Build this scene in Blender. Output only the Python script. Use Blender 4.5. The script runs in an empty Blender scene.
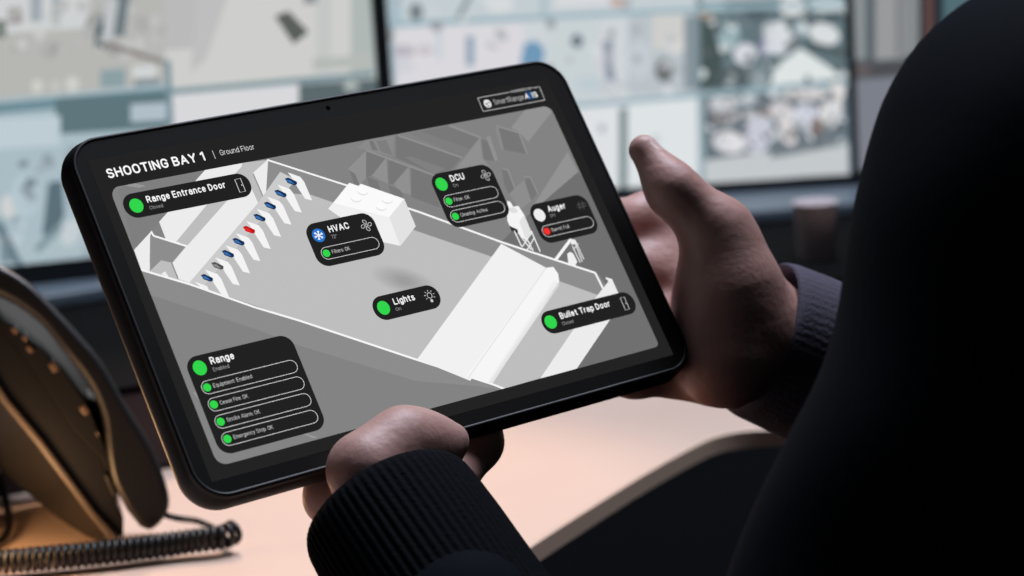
import bpy, bmesh, math, random
import numpy as np
from mathutils import Vector, Matrix

random.seed(3)
SC = bpy.context.scene
COL = SC.collection

# ------------------------------------------------------------------ camera
FPX = 2200.0
CAM = Vector((0.0, 0.0, 1.085))
PITCH, ROLL = math.radians(10.0), math.radians(3.5)
F = Vector((0, math.cos(PITCH), -math.sin(PITCH)))
R0 = Vector((1, 0, 0)); U0 = Vector((0, math.sin(PITCH), math.cos(PITCH)))
R = R0 * math.cos(ROLL) - U0 * math.sin(ROLL)
U = U0 * math.cos(ROLL) + R0 * math.sin(ROLL)
cam_data = bpy.data.cameras.new('camera')
cam = bpy.data.objects.new('camera', cam_data); COL.objects.link(cam)
m = Matrix((R, U, -F)).transposed().to_4x4(); m.translation = CAM
cam.matrix_world = m
cam_data.sensor_width = 36.0
cam_data.lens = FPX / 1024 * 36
cam_data.clip_start = 0.05
cam_data.dof.use_dof = True
cam_data.dof.focus_distance = 0.92
cam_data.dof.aperture_fstop = cam_data.lens / 10.0
SC.camera = cam

# ------------------------------------------------------------------ light and exposure
SC.view_settings.view_transform = 'Standard'
SC.view_settings.look = 'None'
SC.view_settings.gamma = 1.0
SC.view_settings.use_curve_mapping = False
SC.view_settings.exposure = 0.0
try:
    SC.cycles.use_denoising = True
    SC.cycles.max_bounces = 8
    SC.cycles.sample_clamp_indirect = 4
except Exception:
    pass
W = bpy.data.worlds.new('world'); SC.world = W; W.use_nodes = True
W.node_tree.nodes['Background'].inputs[0].default_value = (0.55, 0.68, 0.85, 1)
W.node_tree.nodes['Background'].inputs[1].default_value = 0.05

def lamp(name, kind, loc, energy, color, target=None, **kw):
    d = bpy.data.lights.new(name, kind); d.energy = energy; d.color = color
    for k, v in kw.items(): setattr(d, k, v)
    o = bpy.data.objects.new(name, d); COL.objects.link(o); o.location = loc
    if target is not None:
        o.rotation_euler = (Vector(target) - Vector(loc)).to_track_quat('-Z', 'Y').to_euler()
    return o
# the control room's ceiling panel, cool and dim, ahead of and above the desk
lamp('ceiling_panel_light', 'AREA', (0.35, 1.5, 2.5), 46.0, (0.80, 0.86, 1.0), (0.1, 0.95, 0.9), shape='RECTANGLE', size=1.2, size_y=0.6)
# warm desk lamp to the left, beyond the phone
lamp('desk_lamp_light', 'SPOT', (-0.16, 1.78, 1.5), 20.5, (1.0, 0.69, 0.49), (-0.13, 1.18, 0.75), shadow_soft_size=0.05, spot_size=math.radians(34), spot_blend=0.55)
# low amber lamp at the left end of the desk
lamp('amber_lamp_light', 'POINT', (-0.306, 1.114, 0.782), 0.52, (1.0, 0.56, 0.25), shadow_soft_size=0.02)

# ------------------------------------------------------------------ helpers
def lin(c):
    out = []
    for v in c:
        v = v / 255.0
        out.append(v / 12.92 if v <= 0.04045 else ((v + 0.055) / 1.055) ** 2.4)
    return tuple(out)

def P(px, py, d):
    return CAM + (F + R * ((px - 512) / FPX) - U * ((py - 288) / FPX)) * d
def ray(px, py):
    return F + R * ((px - 512) / FPX) - U * ((py - 288) / FPX)
def on_plane(px, py, p0, n):
    d = ray(px, py); t = (p0 - CAM).dot(n) / d.dot(n); return CAM + d * t
DESK_Z = 0.75
def D(px, py, z=DESK_Z):
    return on_plane(px, py, Vector((0, 0, z)), Vector((0, 0, 1)))

def mat(name, col, rough=0.5, spec=0.5, bump=None, metal=0.0, sheen=0.0, sss=0.0, var=None, coat=0.0):
    mt = bpy.data.materials.new(name); mt.use_nodes = True
    nt = mt.node_tree; b = nt.nodes['Principled BSDF']
    c = lin(col) + (1,)
    b.inputs['Base Color'].default_value = c
    b.inputs['Roughness'].default_value = rough
    b.inputs['Specular IOR Level'].default_value = spec
    b.inputs['Metallic'].default_value = metal
    b.inputs['Sheen Weight'].default_value = sheen
    b.inputs['Coat Weight'].default_value = coat
    if sss:
        b.inputs['Subsurface Weight'].default_value = sss
        b.inputs['Subsurface Radius'].default_value = (0.006, 0.002, 0.001)
        b.inputs['Subsurface Scale'].default_value = 1.0
    tc = nt.nodes.new('ShaderNodeTexCoord')
    if var:
        scale, col2 = var
        nz = nt.nodes.new('ShaderNodeTexNoise'); nz.inputs['Scale'].default_value = scale
        nz.inputs['Detail'].default_value = 5
        nt.links.new(tc.outputs['Object'], nz.inputs['Vector'])
        mx = nt.nodes.new('ShaderNodeMix'); mx.data_type = 'RGBA'
        mx.inputs[6].default_value = c; mx.inputs[7].default_value = lin(col2) + (1,)
        nt.links.new(nz.outputs['Fac'], mx.inputs[0])
        nt.links.new(mx.outputs[2], b.inputs['Base Color'])
    if bump:
        scale, strength, dist = bump
        nz = nt.nodes.new('ShaderNodeTexNoise'); nz.inputs['Scale'].default_value = scale
        nz.inputs['Detail'].default_value = 4
        nt.links.new(tc.outputs['Object'], nz.inputs['Vector'])
        bp = nt.nodes.new('ShaderNodeBump'); bp.inputs['Strength'].default_value = strength
        bp.inputs['Distance'].default_value = dist
        nt.links.new(nz.outputs['Fac'], bp.inputs['Height'])
        nt.links.new(bp.outputs['Normal'], b.inputs['Normal'])
    return mt

_em = {}
def emit(col, strength=1.0):
    """lit pixels of a screen"""
    if isinstance(col, int): col = (col, col, col)
    key = (tuple(col), strength)
    if key not in _em:
        mt = bpy.data.materials.new('screen_pixels'); mt.use_nodes = True
        nt = mt.node_tree; nt.nodes.clear()
        e = nt.nodes.new('ShaderNodeEmission'); o = nt.nodes.new('ShaderNodeOutputMaterial')
        e.inputs[0].default_value = lin(col) + (1,); e.inputs[1].default_value = strength
        nt.links.new(e.outputs[0], o.inputs[0])
        _em[key] = mt
    return _em[key]

class MB:
    """collects polygons with materials, then links them as one mesh object"""
    def __init__(s): s.v = []; s.f = []; s.m = []; s.mats = []
    def mi(s, mt):
        if mt not in s.mats: s.mats.append(mt)
        return s.mats.index(mt)
    def poly(s, pts, mt):
        n = len(s.v); s.v += [tuple(p) for p in pts]; s.f.append(tuple(range(n, n + len(pts)))); s.m.append(s.mi(mt))
    def mesh(s, verts, faces, mt):
        n = len(s.v); s.v += [tuple(p) for p in verts]; k = s.mi(mt)
        for f in faces: s.f.append(tuple(i + n for i in f)); s.m.append(k)
    def build(s, name, parent=None, smooth=False, bevel=0, segs=3, recalc=False):
        me = bpy.data.meshes.new(name); me.from_pydata(s.v, [], s.f)
        for mt in s.mats: me.materials.append(mt)
        me.polygons.foreach_set('material_index', s.m)
        if recalc:
            bm = bmesh.new(); bm.from_mesh(me)
            bmesh.ops.recalc_face_normals(bm, faces=bm.faces); bm.to_mesh(me); bm.free()
        if smooth: me.polygons.foreach_set('use_smooth', [True] * len(me.polygons))
        me.update()
        o = bpy.data.objects.new(name, me); COL.objects.link(o)
        if parent is not None: o.parent = parent
        if bevel:
            b = o.modifiers.new('bevel', 'BEVEL'); b.width = bevel; b.segments = segs; b.limit_method = 'ANGLE'
            b.angle_limit = math.radians(35)
            for p in me.polygons: p.use_smooth = True
            try:
                me.set_sharp_from_angle(angle=math.radians(40))
            except Exception: pass
            w = o.modifiers.new('wn', 'WEIGHTED_NORMAL'); w.keep_sharp = False
        return o

def thing(o, label, cat, group=None):
    o['label'] = label; o['category'] = cat
    if group: o['group'] = group
    return o
def struct(o, label=None):
    o['kind'] = 'structure'
    if label: o['label'] = label
    return o
def empty(name, loc=(0, 0, 0)):
    o = bpy.data.objects.new(name, None); COL.objects.link(o); o.location = loc
    o.empty_display_size = 0.05
    return o
def keep_parent(o, p):
    o.parent = p; o.matrix_parent_inverse = p.matrix_world.inverted() if p.type != 'EMPTY' else Matrix.Translation(p.location).inverted()
    return o

def prism(mb, pts, ext, mt):
    """closed solid: polygon pts (3D) swept by vector ext"""
    n = len(pts); a = [Vector(p) for p in pts]; b = [p + ext for p in a]
    fs = [tuple(range(n))[::-1], tuple(range(n, 2 * n))]
    for i in range(n):
        j = (i + 1) % n; fs.append((i, j, n + j, n + i))
    mb.mesh(a + b, fs, mt)
def box(mb, x0, x1, y0, y1, z0, z1, mt):
    prism(mb, [(x0, y0, z0), (x1, y0, z0), (x1, y1, z0), (x0, y1, z0)], Vector((0, 0, z1 - z0)), mt)
def tube(mb, pts, rad, mt, seg=10, cap=True):
    pts = [Vector(p) for p in pts]; n = len(pts)
    rad = rad if isinstance(rad, (list, tuple)) else [rad] * n
    T = [(pts[min(i + 1, n - 1)] - pts[max(i - 1, 0)]).normalized() for i in range(n)]
    a = T[0].orthogonal().normalized(); V = []; Fc = []
    for i in range(n):
        a = (a - T[i] * a.dot(T[i])).normalized(); b = T[i].cross(a)
        for k in range(seg):
            t = 2 * math.pi * k / seg
            V.append(pts[i] + (a * math.cos(t) + b * math.sin(t)) * rad[i])
    for i in range(n - 1):
        for k in range(seg):
            k2 = (k + 1) % seg
            Fc.append((i * seg + k, i * seg + k2, (i + 1) * seg + k2, (i + 1) * seg + k))
    if cap:
        Fc.append(tuple(range(seg))[::-1]); Fc.append(tuple(range((n - 1) * seg, n * seg)))
    mb.mesh(V, Fc, mt)
def smooth_pts(pts, n=8):
    """Catmull-Rom through pts"""
    pts = [Vector(p) for p in pts]; q = [pts[0] * 2 - pts[1]] + pts + [pts[-1] * 2 - pts[-2]]; out = []
    for i in range(1, len(q) - 2):
        for k in range(n):
            t = k / n; a, b, c, d = q[i - 1], q[i], q[i + 1], q[i + 2]
            out.append(0.5 * ((2 * b) + (c - a) * t + (2 * a - 5 * b + 4 * c - d) * t * t + (3 * b - a - 3 * c + d) * t ** 3))
    out.append(pts[-1]); return out
def rrect(cx, cy, hw, hh, r, n=8):
    out = []
    for (sx, sy, a0) in ((1, 1, 0), (-1, 1, 90), (-1, -1, 180), (1, -1, 270)):
        for k in range(n + 1):
            a = math.radians(a0 + 90 * k / n)
            out.append((cx + sx * (hw - r) + r * math.cos(a), cy + sy * (hh - r) + r * math.sin(a)))
    return out
def ellipse(cx, cy, rx, ry, rot=0, n=20):
    c, s = math.cos(rot), math.sin(rot)
    return [(cx + rx * math.cos(t) * c - ry * math.sin(t) * s, cy + rx * math.cos(t) * s + ry * math.sin(t) * c)
            for t in [2 * math.pi * k / n for k in range(n)]]

# ------------------------------------------------------------------ materials
M_wall = mat('dark_wall_paint', (38, 40, 44), 0.9, 0.2, (60, 0.2, 0.002))
M_floor = mat('dark_carpet', (8, 7, 7), 0.95, 0.02, (300, 0.4, 0.002))
M_ceil = mat('ceiling_paint', (90, 92, 95), 0.9, 0.2)
M_desk = mat('pale_laminate', (208, 182, 166), 0.45, 0.3, (14, 0.05, 0.002), var=(9, (218, 192, 176)))
M_edge = mat('desk_edge_band', (236, 206, 184), 0.5, 0.3)
M_blk = mat('black_laminate', (10, 10, 11), 0.9, 0.05)
M_riser = mat('brown_riser', (62, 50, 54), 0.6, 0.3)
M_shelf = mat('slate_shelf', (92, 104, 114), 0.38, 0.5)
M_bezel = mat('monitor_plastic', (24, 28, 32), 0.4, 0.4)
M_case = mat('tablet_rubber', (17, 17, 18), 0.52, 0.4)
M_glass = mat('tablet_glass', (33, 32, 31), 0.35, 0.12)
M_lens = mat('camera_lens', (4, 4, 6), 0.1, 0.5)
M_phone = mat('phone_plastic', (26, 26, 27), 0.38, 0.45, (400, 0.08, 0.001))
M_phone_face = mat('phone_face_plastic', (22, 23, 25), 0.5, 0.3)
M_trim = mat('phone_trim', (98, 88, 82), 0.4, 0.45)
M_key = mat('phone_key', (120, 100, 84), 0.3, 0.5)
M_cord = mat('cord_rubber', (20, 20, 21), 0.4, 0.45)
M_skin = mat('skin', (194, 154, 144), 0.48, 0.38, (260, 0.3, 0.0012), sss=0.10, var=(70, (176, 130, 122)))
M_nail = mat('fingernail', (216, 184, 178), 0.25, 0.5)
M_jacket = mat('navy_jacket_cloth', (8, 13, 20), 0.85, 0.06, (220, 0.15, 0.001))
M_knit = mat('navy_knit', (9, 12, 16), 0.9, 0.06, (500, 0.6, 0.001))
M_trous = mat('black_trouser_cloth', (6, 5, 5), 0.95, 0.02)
M_hair = mat('dark_hair', (22, 16, 13), 0.6, 0.3, (300, 0.6, 0.003))
M_shoe = mat('black_leather', (9, 9, 9), 0.35, 0.5)
M_cup = mat('pale_paper', (215, 202, 204), 0.8, 0.2)
M_cuff = mat('screenlit_knit', (84, 80, 92), 0.9, 0.1, (500, 0.6, 0.001))  # paler than the near cuff: light from the screens put into the colour

# ------------------------------------------------------------------ the room
def slab(name, x0, x1, y0, y1, z0, z1, mt):
    b = MB(); box(b, x0, x1, y0, y1, z0, z1, mt); return struct(b.build(name))
slab('floor', -2.2, 2.2, -1.2, 3.2, -0.05, 0.0, M_floor)
slab('wall_back', -2.2, 2.2, 3.1, 3.2, 0.0, 2.7, M_wall)
slab('wall_left', -2.2, -2.1, -1.2, 3.1, 0.0, 2.7, M_wall)
slab('wall_right', 2.1, 2.2, -1.2, 3.1, 0.0, 2.7, M_wall)
slab('ceiling', -2.2, 2.2, -1.2, 3.2, 2.7, 2.75, M_ceil)

# ------------------------------------------------------------------ the desk
desk = empty('desk', (-0.1, 1.25, 0.0))
thing(desk, 'pale curved desk with a grey edge band under the tablet', 'desk')
near = [D(420, 620), D(525, 546), D(590, 504), D(645, 470), D(690, 445), D(715, 434), D(745, 428), D(790, 426), D(850, 424), D(960, 420)]
near = smooth_pts(near, 6)
farL, farR = D(162, 467), D(700, 376)
e = (farR - farL).normalized()
far = [farL + e * 1.25, farL - e * 0.95]
leftn = [D(0, 467) - e * 0.95 + Vector((0, -0.62, 0))]
outline = near + far + [Vector((far[1].x, 0.62, DESK_Z)), Vector((near[0].x - 0.05, 0.62, DESK_Z))]
b = MB(); TH = 0.0125
prism(b, [p - Vector((0, 0, TH)) for p in outline], Vector((0, 0, TH - 0.0012)), M_desk)
top = b.build('worktop', bevel=0.0015, recalc=True); keep_parent(top, desk)
b = MB()
cen = sum(near, Vector()) / len(near)
for i in range(len(near) - 1):
    p, q = near[i], near[i + 1]
def offs(pts, w):
    out = []
    for i, p in enumerate(pts):
        t = (pts[min(i + 1, len(pts) - 1)] - pts[max(i - 1, 0)]).normalized()
        out.append(p + Vector((t.y, -t.x, 0)) * w)
    return out
o1 = offs(near, 0.0012)
V = []; Fc = []
for p, q in zip(near, o1):
    V += [p + Vector((0, 0, -0.0012)), q + Vector((0, 0, -0.002)), q + Vector((0, 0, -TH)), p + Vector((0, 0, -TH))]
for i in range(len(near) - 1):
    for k in range(3): Fc.append((4 * i + k, 4 * i + k + 1, 4 * i + 5 + k, 4 * i + 4 + k))
b.mesh(V, Fc, M_edge)
eb = b.build('edge_band', recalc=True); keep_parent(eb, desk); eb['label'] = 'grey brown edge band'
b = MB()
nrm = Vector((-e.y, e.x, 0))
RZ = 0.80
prism(b, [farL - e * 0.95, farL + e * 1.25, farL + e * 1.25 + nrm * 0.7, farL - e * 0.95 + nrm * 0.7], Vector((0, 0, RZ - DESK_Z)), M_riser)
b2 = MB()
rs = b.build('rear_riser', bevel=0.003); keep_parent(rs, desk); rs['label'] = 'dark brown upstand'
prism(b2, [(p + Vector((0, 0, RZ - DESK_Z))) for p in (farL - e * 0.95, farL + e * 1.25, farL + e * 1.25 + nrm * 0.7, farL - e * 0.95 + nrm * 0.7)], Vector((0, 0, 0.004)), M_blk)
rt = b2.build('riser_top'); keep_parent(rt, desk); rt['label'] = 'black ledge'
b = MB()
pa, pb = farL - e * 0.9, farL + e * 1.2
for p in (pa, pb):
    q = p + nrm * 0.55
    prism(b, [p + Vector((0, 0, -DESK_Z)), p + e * 0.03 + Vector((0, 0, -DESK_Z)), q + e * 0.03 + Vector((0, 0, -DESK_Z)), q + Vector((0, 0, -DESK_Z))], Vector((0, 0, DESK_Z - TH)), M_blk)
    pn = b.build('panel_leg'); keep_parent(pn, desk); b = MB()

# ------------------------------------------------------------------ the monitor shelf
SH = 0.815
def shelf_pt(px, py): return D(px, py, SH)
fl, fm, fr = shelf_pt(-60, 302), shelf_pt(372, 244), shelf_pt(1040, 186)
fl2 = fm + (shelf_pt(60, 293.5) - fm) * 1.6; fl = fl2
b = MB()
back = [fr + Vector((0.1, 0.42, 0)), fm + Vector((-0.02, 0.42, 0)), fl + Vector((-0.12, 0.36, 0))]
prism(b, [p - Vector((0, 0, 0.011)) for p in [fl, fm, fr] + back], Vector((0, 0, 0.011)), M_shelf)
sh = b.build('monitor_shelf', bevel=0.002, recalc=True)
thing(sh, 'slate grey shelf under the row of wall monitors', 'shelf')

# ------------------------------------------------------------------ monitors
def monitor(label, p0, yaw, corners, polys, frame, depth=0.04):
    """p0: a point of the glass; corners: screen l, r, t, b in metres along the glass from p0"""
    ax = Vector((math.cos(yaw), math.sin(yaw), 0)); n = Vector((ax.y, -ax.x, 0)); up = Vector((0, 0, 1))
    l, r, t, bt = corners; fl_, fr_, ft_, fb_ = frame
    root = empty('monitor', p0 + ax * ((l + r) / 2) + up * (bt - fb_))
    thing(root, label, 'monitor', 'monitors in a row on the shelf')
    def at(x, z, k=0.0): return p0 + ax * x + up * z + n * k
    g = MB()
    def rect(x0, x1, z0, z1, k): return [at(x0, z0, k), at(x1, z0, k), at(x1, z1, k), at(x0, z1, k)]
    prism(g, rect(l - fl_, r + fr_, bt - fb_, t + ft_, -0.004), n * (-depth), M_bezel)
    o = g.build('back_cover', bevel=0.004, recalc=True); keep_parent(o, root)
    g = MB(); k0 = 0.006
    for (x0, x1, z0, z1) in ((l - fl_, l, bt - fb_, t + ft_), (r, r + fr_, bt - fb_, t + ft_), (l, r, t, t + ft_), (l, r, bt - fb_, bt)):
        prism(g, rect(x0, x1, z0, z1, -0.004), n * (0.004 + k0), M_bezel)
    o = g.build('bezel', recalc=True); keep_parent(o, root)
    # camera pictures: polygons given where they show on the glass
    s = MB(); base = polys[0]
    s.poly(rect(l, r, bt, t, 0), emit(base))
    def clip(q):
        for (a, c, sg) in ((0, l, 1), (0, r, -1), (1, bt, 1), (1, t, -1)):
            out = []
            for i in range(len(q)):
                u, v = q[i], q[(i + 1) % len(q)]
                du, dv = sg * (u[a] - c), sg * (v[a] - c)
                if du >= 0: out.append(u)
                if du * dv < 0:
                    w = du / (du - dv); out.append((u[0] + (v[0] - u[0]) * w, u[1] + (v[1] - u[1]) * w))
            q = out
            if len(q) < 3: return []
        return q
    for i, (pts, colr) in enumerate(polys[1:]):
        q = []
        for (x, y) in pts:
            w = on_plane(x, y, p0, n) - p0; q.append((w.dot(ax), w.z))
        q = clip(q)
        if q: s.poly([at(x, z, 0.0002 + 0.00004 * i) for x, z in q], emit(colr))
    o = s.build('screen'); keep_parent(o, root)
    # neck and foot behind
    g = MB(); cx = (l + r) / 2
    prism(g, rect(cx - 0.03, cx + 0.03, bt - fb_ - 0.0, bt + 0.15, -0.05), n * (-0.02), M_bezel)
    o = g.build('stand_neck', bevel=0.003, recalc=True); keep_parent(o, root)
    return root

def quad(x0, y0, x1, y1, sl=-0.06):
    return [(x0, y0), (x1, y0 + sl * (x1 - x0)), (x1, y1 + sl * (x1 - x0)), (x0, y1)]
def EL(x, y, rx, ry, c, rot=0): return (ellipse(x, y, rx, ry, rot, 14), c)
def LN(x0, y0, x1, y1, w, c):
    dx, dy = x1 - x0, y1 - y0; L = math.hypot(dx, dy); nx, ny = -dy / L * w / 2, dx / L * w / 2
    return ([(x0 + nx, y0 + ny), (x1 + nx, y1 + ny), (x1 - nx, y1 - ny), (x0 - nx, y0 - ny)], c)

left_pics = [(196, 199, 198),
    (quad(-60, -60, 165, 103, -.07), (182, 182, 179)), (quad(-10, -40, 90, 34), (206, 209, 209)),
    (quad(30, -60, 42, 22), (160, 170, 176)), (quad(52, -60, 60, 26), (165, 172, 176)), (quad(8, 8, 22, 24), (150, 140, 142)), (quad(-4, 20, 6, 38), (118, 128, 122)),
    (quad(95, 15, 104, 50), (58, 82, 92)), ([(118, -10), (130, -10), (124, 36), (112, 36)], (112, 124, 130)), ([(104, 0), (118, 0), (112, 40), (102, 44)], (190, 194, 196)),
    LN(104, 43, 163, 62, 5, (132, 126, 122)), (quad(100, 70, 125, 88), (140, 160, 164)), (quad(132, 66, 156, 78), (208, 212, 212)), (quad(134, 80, 160, 96), (128, 142, 148)),
    EL(37, 86, 6, 7, (206, 206, 200)), EL(72, 84, 7, 8, (206, 206, 202)), EL(55, 86, 5, 6, (196, 196, 190)),
    (quad(165, -60, 400, 90, -.09), (206, 206, 204)), (quad(165, -20, 200, 50), (186, 186, 186)), ([(200, -40), (240, -40), (205, 60), (190, 72)], (190, 190, 190)),
    ([(274, 16), (288, 11), (308, 32), (293, 44)], (92, 96, 92)), (quad(303, -20, 316, 4), (140, 144, 146)), (quad(316, -60, 330, 72), (194, 198, 196)), (quad(350, -60, 380, 76), (176, 184, 182)), (quad(312, 58, 370, 70), (182, 186, 182)),
    (quad(-60, 104, 172, 292, -.09), (170, 188, 196)),
    (quad(-60, 108, 165, 119, -.09), (112, 142, 152)), (quad(55, 98, 168, 134, -.06), (94, 118, 124)), (quad(-20, 120, 60, 150), (190, 204, 212)), (quad(130, 104, 166, 122), (176, 190, 200)),
    ([(48, 182), (62, 180), (64, 215), (52, 240), (40, 250)], (92, 112, 122)), EL(8, 206, 8, 12, (206, 208, 208)), EL(25, 195, 14, 22, (180, 198, 206)), (quad(0, 240, 90, 262, -.12), (172, 190, 196)), ([(0, 215), (12, 240), (20, 262), (0, 262)], (120, 140, 150)),
    EL(70, 232, 9, 14, (196, 206, 210), .4), LN(-10, 214, 22, 268, 6, (96, 116, 128)), LN(36, 250, 60, 226, 7, (126, 148, 156)),
    (quad(168, 94, 298, 150, -.09), (216, 216, 219)), (quad(298, 84, 390, 130, -.07), (92, 106, 110)), EL(350, 86, 8, 5, (170, 178, 176)),
    LN(165, 92, 372, 74, 6, (124, 148, 155)), LN(167, 60, 170, 126, 6, (120, 144, 152)),
    LN(366, -60, 380, 90, 7, (146, 158, 156)),
]
mid_pics = [(206, 212, 216),
    (quad(370, -60, 860, 26, -.045), (196, 206, 210)),
    EL(416, 12, 7, 9, (120, 130, 134)), LN(470, -4, 458, 18, 5, (130, 142, 148)), (quad(380, -20, 402, 24), (170, 190, 200)), EL(500, 4, 14, 9, (214, 218, 220)), (quad(540, -10, 548, 18), (176, 192, 200)), EL(618, 2, 9, 5, (196, 170, 160)), (quad(555, -20, 610, 8), (214, 216, 220)),
    (quad(384, 30, 523, 110, -.045), (218, 216, 221)), (quad(436, 28, 442, 60), (198, 206, 214)), (quad(466, 36, 474, 66), (142, 162, 180)), EL(402, 51, 14, 6, (186, 180, 190)), EL(425, 50, 8, 5, (198, 192, 198)), EL(400, 66, 16, 8, (208, 208, 216)),
    ([(524, 44), (536, 40), (545, 50), (542, 66), (520, 66)], (112, 152, 184)),
    (quad(548, 22, 600, 106, -.05), (200, 209, 212)), EL(577, 41, 6, 7, (104, 120, 128)), (quad(596, 30, 604, 90), (206, 208, 214)), ([(603, 42), (613, 38), (612, 62), (616, 82), (606, 80)], (140, 148, 164)), EL(590, 84, 16, 8, (190, 204, 210)),
    (quad(628, 12, 696, 96, -.05), (186, 194, 200)), (quad(652, 14, 684, 50), (206, 206, 204)), EL(664, 70, 9, 12, (104, 108, 108)), EL(676, 46, 10, 8, (214, 214, 212)), (quad(684, 16, 697, 90), (136, 148, 156)), EL(640, 60, 12, 20, (196, 204, 210)),
    (quad(696, 2, 852, 92, -.055), (100, 118, 124)), (quad(699, 18, 722, 88), (72, 86, 86)), EL(706, 14, 8, 5, (170, 150, 130)), EL(728, 34, 12, 15, (150, 174, 180)), EL(745, 54, 12, 11, (214, 216, 224)), EL(778, 38, 15, 17, (214, 218, 224), .3), EL(765, 47, 5, 9, (150, 140, 180)),
    ([(770, 86), (776, 66), (800, 48), (828, 66), (842, 78)], (222, 228, 228)), EL(824, 34, 16, 11, (216, 220, 222), .3), EL(800, 30, 9, 7, (170, 188, 192)), EL(792, 6, 14, 10, (220, 222, 222)), EL(828, 4, 22, 8, (198, 210, 214)), LN(800, 22, 848, 14, 6, (70, 84, 90)), LN(806, 44, 846, 54, 8, (80, 92, 96), ), EL(756, 12, 12, 9, (84, 98, 104)), EL(734, 76, 20, 9, (84, 96, 100)), EL(757, 78, 8, 10, (150, 166, 172)), EL(715, 8, 14, 6, (160, 182, 188)),
    (quad(560, 108, 622, 210, -.05), (222, 225, 228)), (quad(628, 102, 697, 210, -.05), (222, 227, 229)), (quad(619, 108, 627, 230, -.05), (118, 134, 138)), EL(655, 140, 5, 6, (200, 206, 208)), EL(602, 128, 3, 4, (150, 160, 168)),
    LN(560, 107, 850, 82, 5, (150, 176, 186)),
    (quad(703, 96, 852, 172, -.06), (104, 116, 124)), EL(722, 104, 14, 8, (206, 206, 210)), EL(744, 99, 13, 6, (192, 200, 206)), EL(729, 142, 17, 11, (224, 222, 226), .2), EL(758, 134, 15, 20, (200, 202, 214), .4), EL(787, 132, 8, 14, (224, 218, 218), -.4), EL(782, 112, 14, 9, (216, 212, 214), .3), EL(806, 116, 13, 14, (206, 210, 222)), EL(830, 112, 11, 17, (218, 218, 220), .3), EL(816, 126, 6, 10, (126, 112, 108)), EL(804, 94, 22, 6, (212, 206, 206)), EL(836, 92, 8, 10, (226, 222, 222)), LN(712, 118, 770, 112, 4, (140, 120, 116)),
    ([(703, 160), (760, 152), (850, 142), (850, 172), (703, 185)], (196, 201, 204)), ([(770, 150), (845, 136), (845, 144), (770, 158)], (120, 130, 136)),
    LN(700, 90, 702, 190, 6, (150, 170, 178)), LN(698, -60, 698, 92, 4, (120, 138, 146)), LN(846, -60, 850, 176, 4, (110, 132, 146)),
    LN(386, -60, 394, 120, 8, (168, 186, 194)), LN(380, 25, 850, 2, 5, (152, 178, 188)),
]
rq = random.Random(11)
for k in range(46):
    x_, y_ = rq.uniform(702, 844), rq.uniform(6, 84); v_ = rq.choice((92, 108, 128, 160, 190, 208, 216)); mid_pics.insert(-12, EL(x_, y_, rq.uniform(2, 6), rq.uniform(1.5, 5), (v_, v_ + 7, v_ + 9), rq.uniform(0, 3)))
for k in range(60):
    x_, y_ = rq.uniform(706, 844), rq.uniform(92, 148); v_ = rq.choice((88, 104, 130, 166, 196, 210, 220)); mid_pics.append(EL(x_, y_, rq.uniform(2, 6), rq.uniform(1.5, 4.5), (v_, v_ + 5, v_ + 9), rq.uniform(0, 3)))
for k in range(34):
    x_, y_ = rq.uniform(388, 695), rq.uniform(-4, 96); v_ = rq.choice((150, 172, 186, 196, 206, 214)); mid_pics.append(EL(x_, y_, rq.uniform(2, 8), rq.uniform(1.5, 6), (v_, v_ + 4, v_ + 9), rq.uniform(0, 3)))
for k in range(40):
    x_, y_ = rq.uniform(0, 165), rq.uniform(0, 60); v_ = rq.choice((160, 172, 186, 192, 200)); left_pics.insert(8, EL(x_, y_, rq.uniform(3, 9), rq.uniform(2, 9), (v_, v_ + 1, v_), rq.uniform(0, 3)))
for k in range(24):
    x_, y_ = rq.uniform(0, 100), rq.uniform(150, 250); v_ = rq.choice((130, 150, 166, 182, 196)); left_pics.append(EL(x_, y_, rq.uniform(3, 8), rq.uniform(3, 10), (v_ - 8, v_ + 6, v_ + 14), rq.uniform(0, 3)))
third_pics = [(92, 98, 102),
    (quad(850, -40, 868, 60), (138, 144, 146)), (quad(866, -40, 875, 62), (86, 96, 102)), (quad(875, -40, 904, 60), (152, 154, 156)), (quad(903, -40, 919, 56), (134, 138, 140)), (quad(896, -40, 901, 56), (120, 122, 126)),
    (quad(850, 64, 930, 78), (76, 78, 82)), (quad(850, 80, 930, 170), (124, 128, 138)), (quad(853, 67, 870, 74), (108, 96, 98)),
    (quad(919, -40, 925, 200), (38, 50, 60)), (quad(924, -40, 934, 200), (92, 68, 66)), (quad(934, -40, 944, 200), (34, 44, 50)),
    (quad(943, -40, 1100, 200), (82, 108, 116)), EL(948, 36, 7, 12, (120, 118, 104), .4), LN(952, 46, 990, 4, 3, (46, 66, 76)), (quad(944, 50, 1100, 200), (70, 80, 96)),
]
YAW1 = math.radians(17)
pL = on_plane(60, 262, Vector(shelf_pt(60, 281)), Vector((math.sin(YAW1), -math.cos(YAW1), 0)))
def glass_rect(p0, yaw, xl, xr, yb, yt, px_mid):
    ax = Vector((math.cos(yaw), math.sin(yaw), 0)); n = Vector((ax.y, -ax.x, 0))
    f = lambda x, y: on_plane(x, y, p0, n) - p0
    return (f(*xl).dot(ax), f(*xr).dot(ax), f(*yt).z, f(*yb).z)
c = glass_rect(pL, YAW1, (-45, 130), (373, 40), (60, 260), (200, -70), 0)
fb = pL.z + c[3] - SH
monitor('large left monitor with a bright lobby camera picture, behind the phone', pL, YAW1, c, left_pics, (0.012, 0.0085, 0.012, fb))
YAW2 = math.radians(0)
pM = on_plane(750, 178, Vector(shelf_pt(750, 191)), Vector((math.sin(YAW2), -math.cos(YAW2), 0)))
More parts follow.
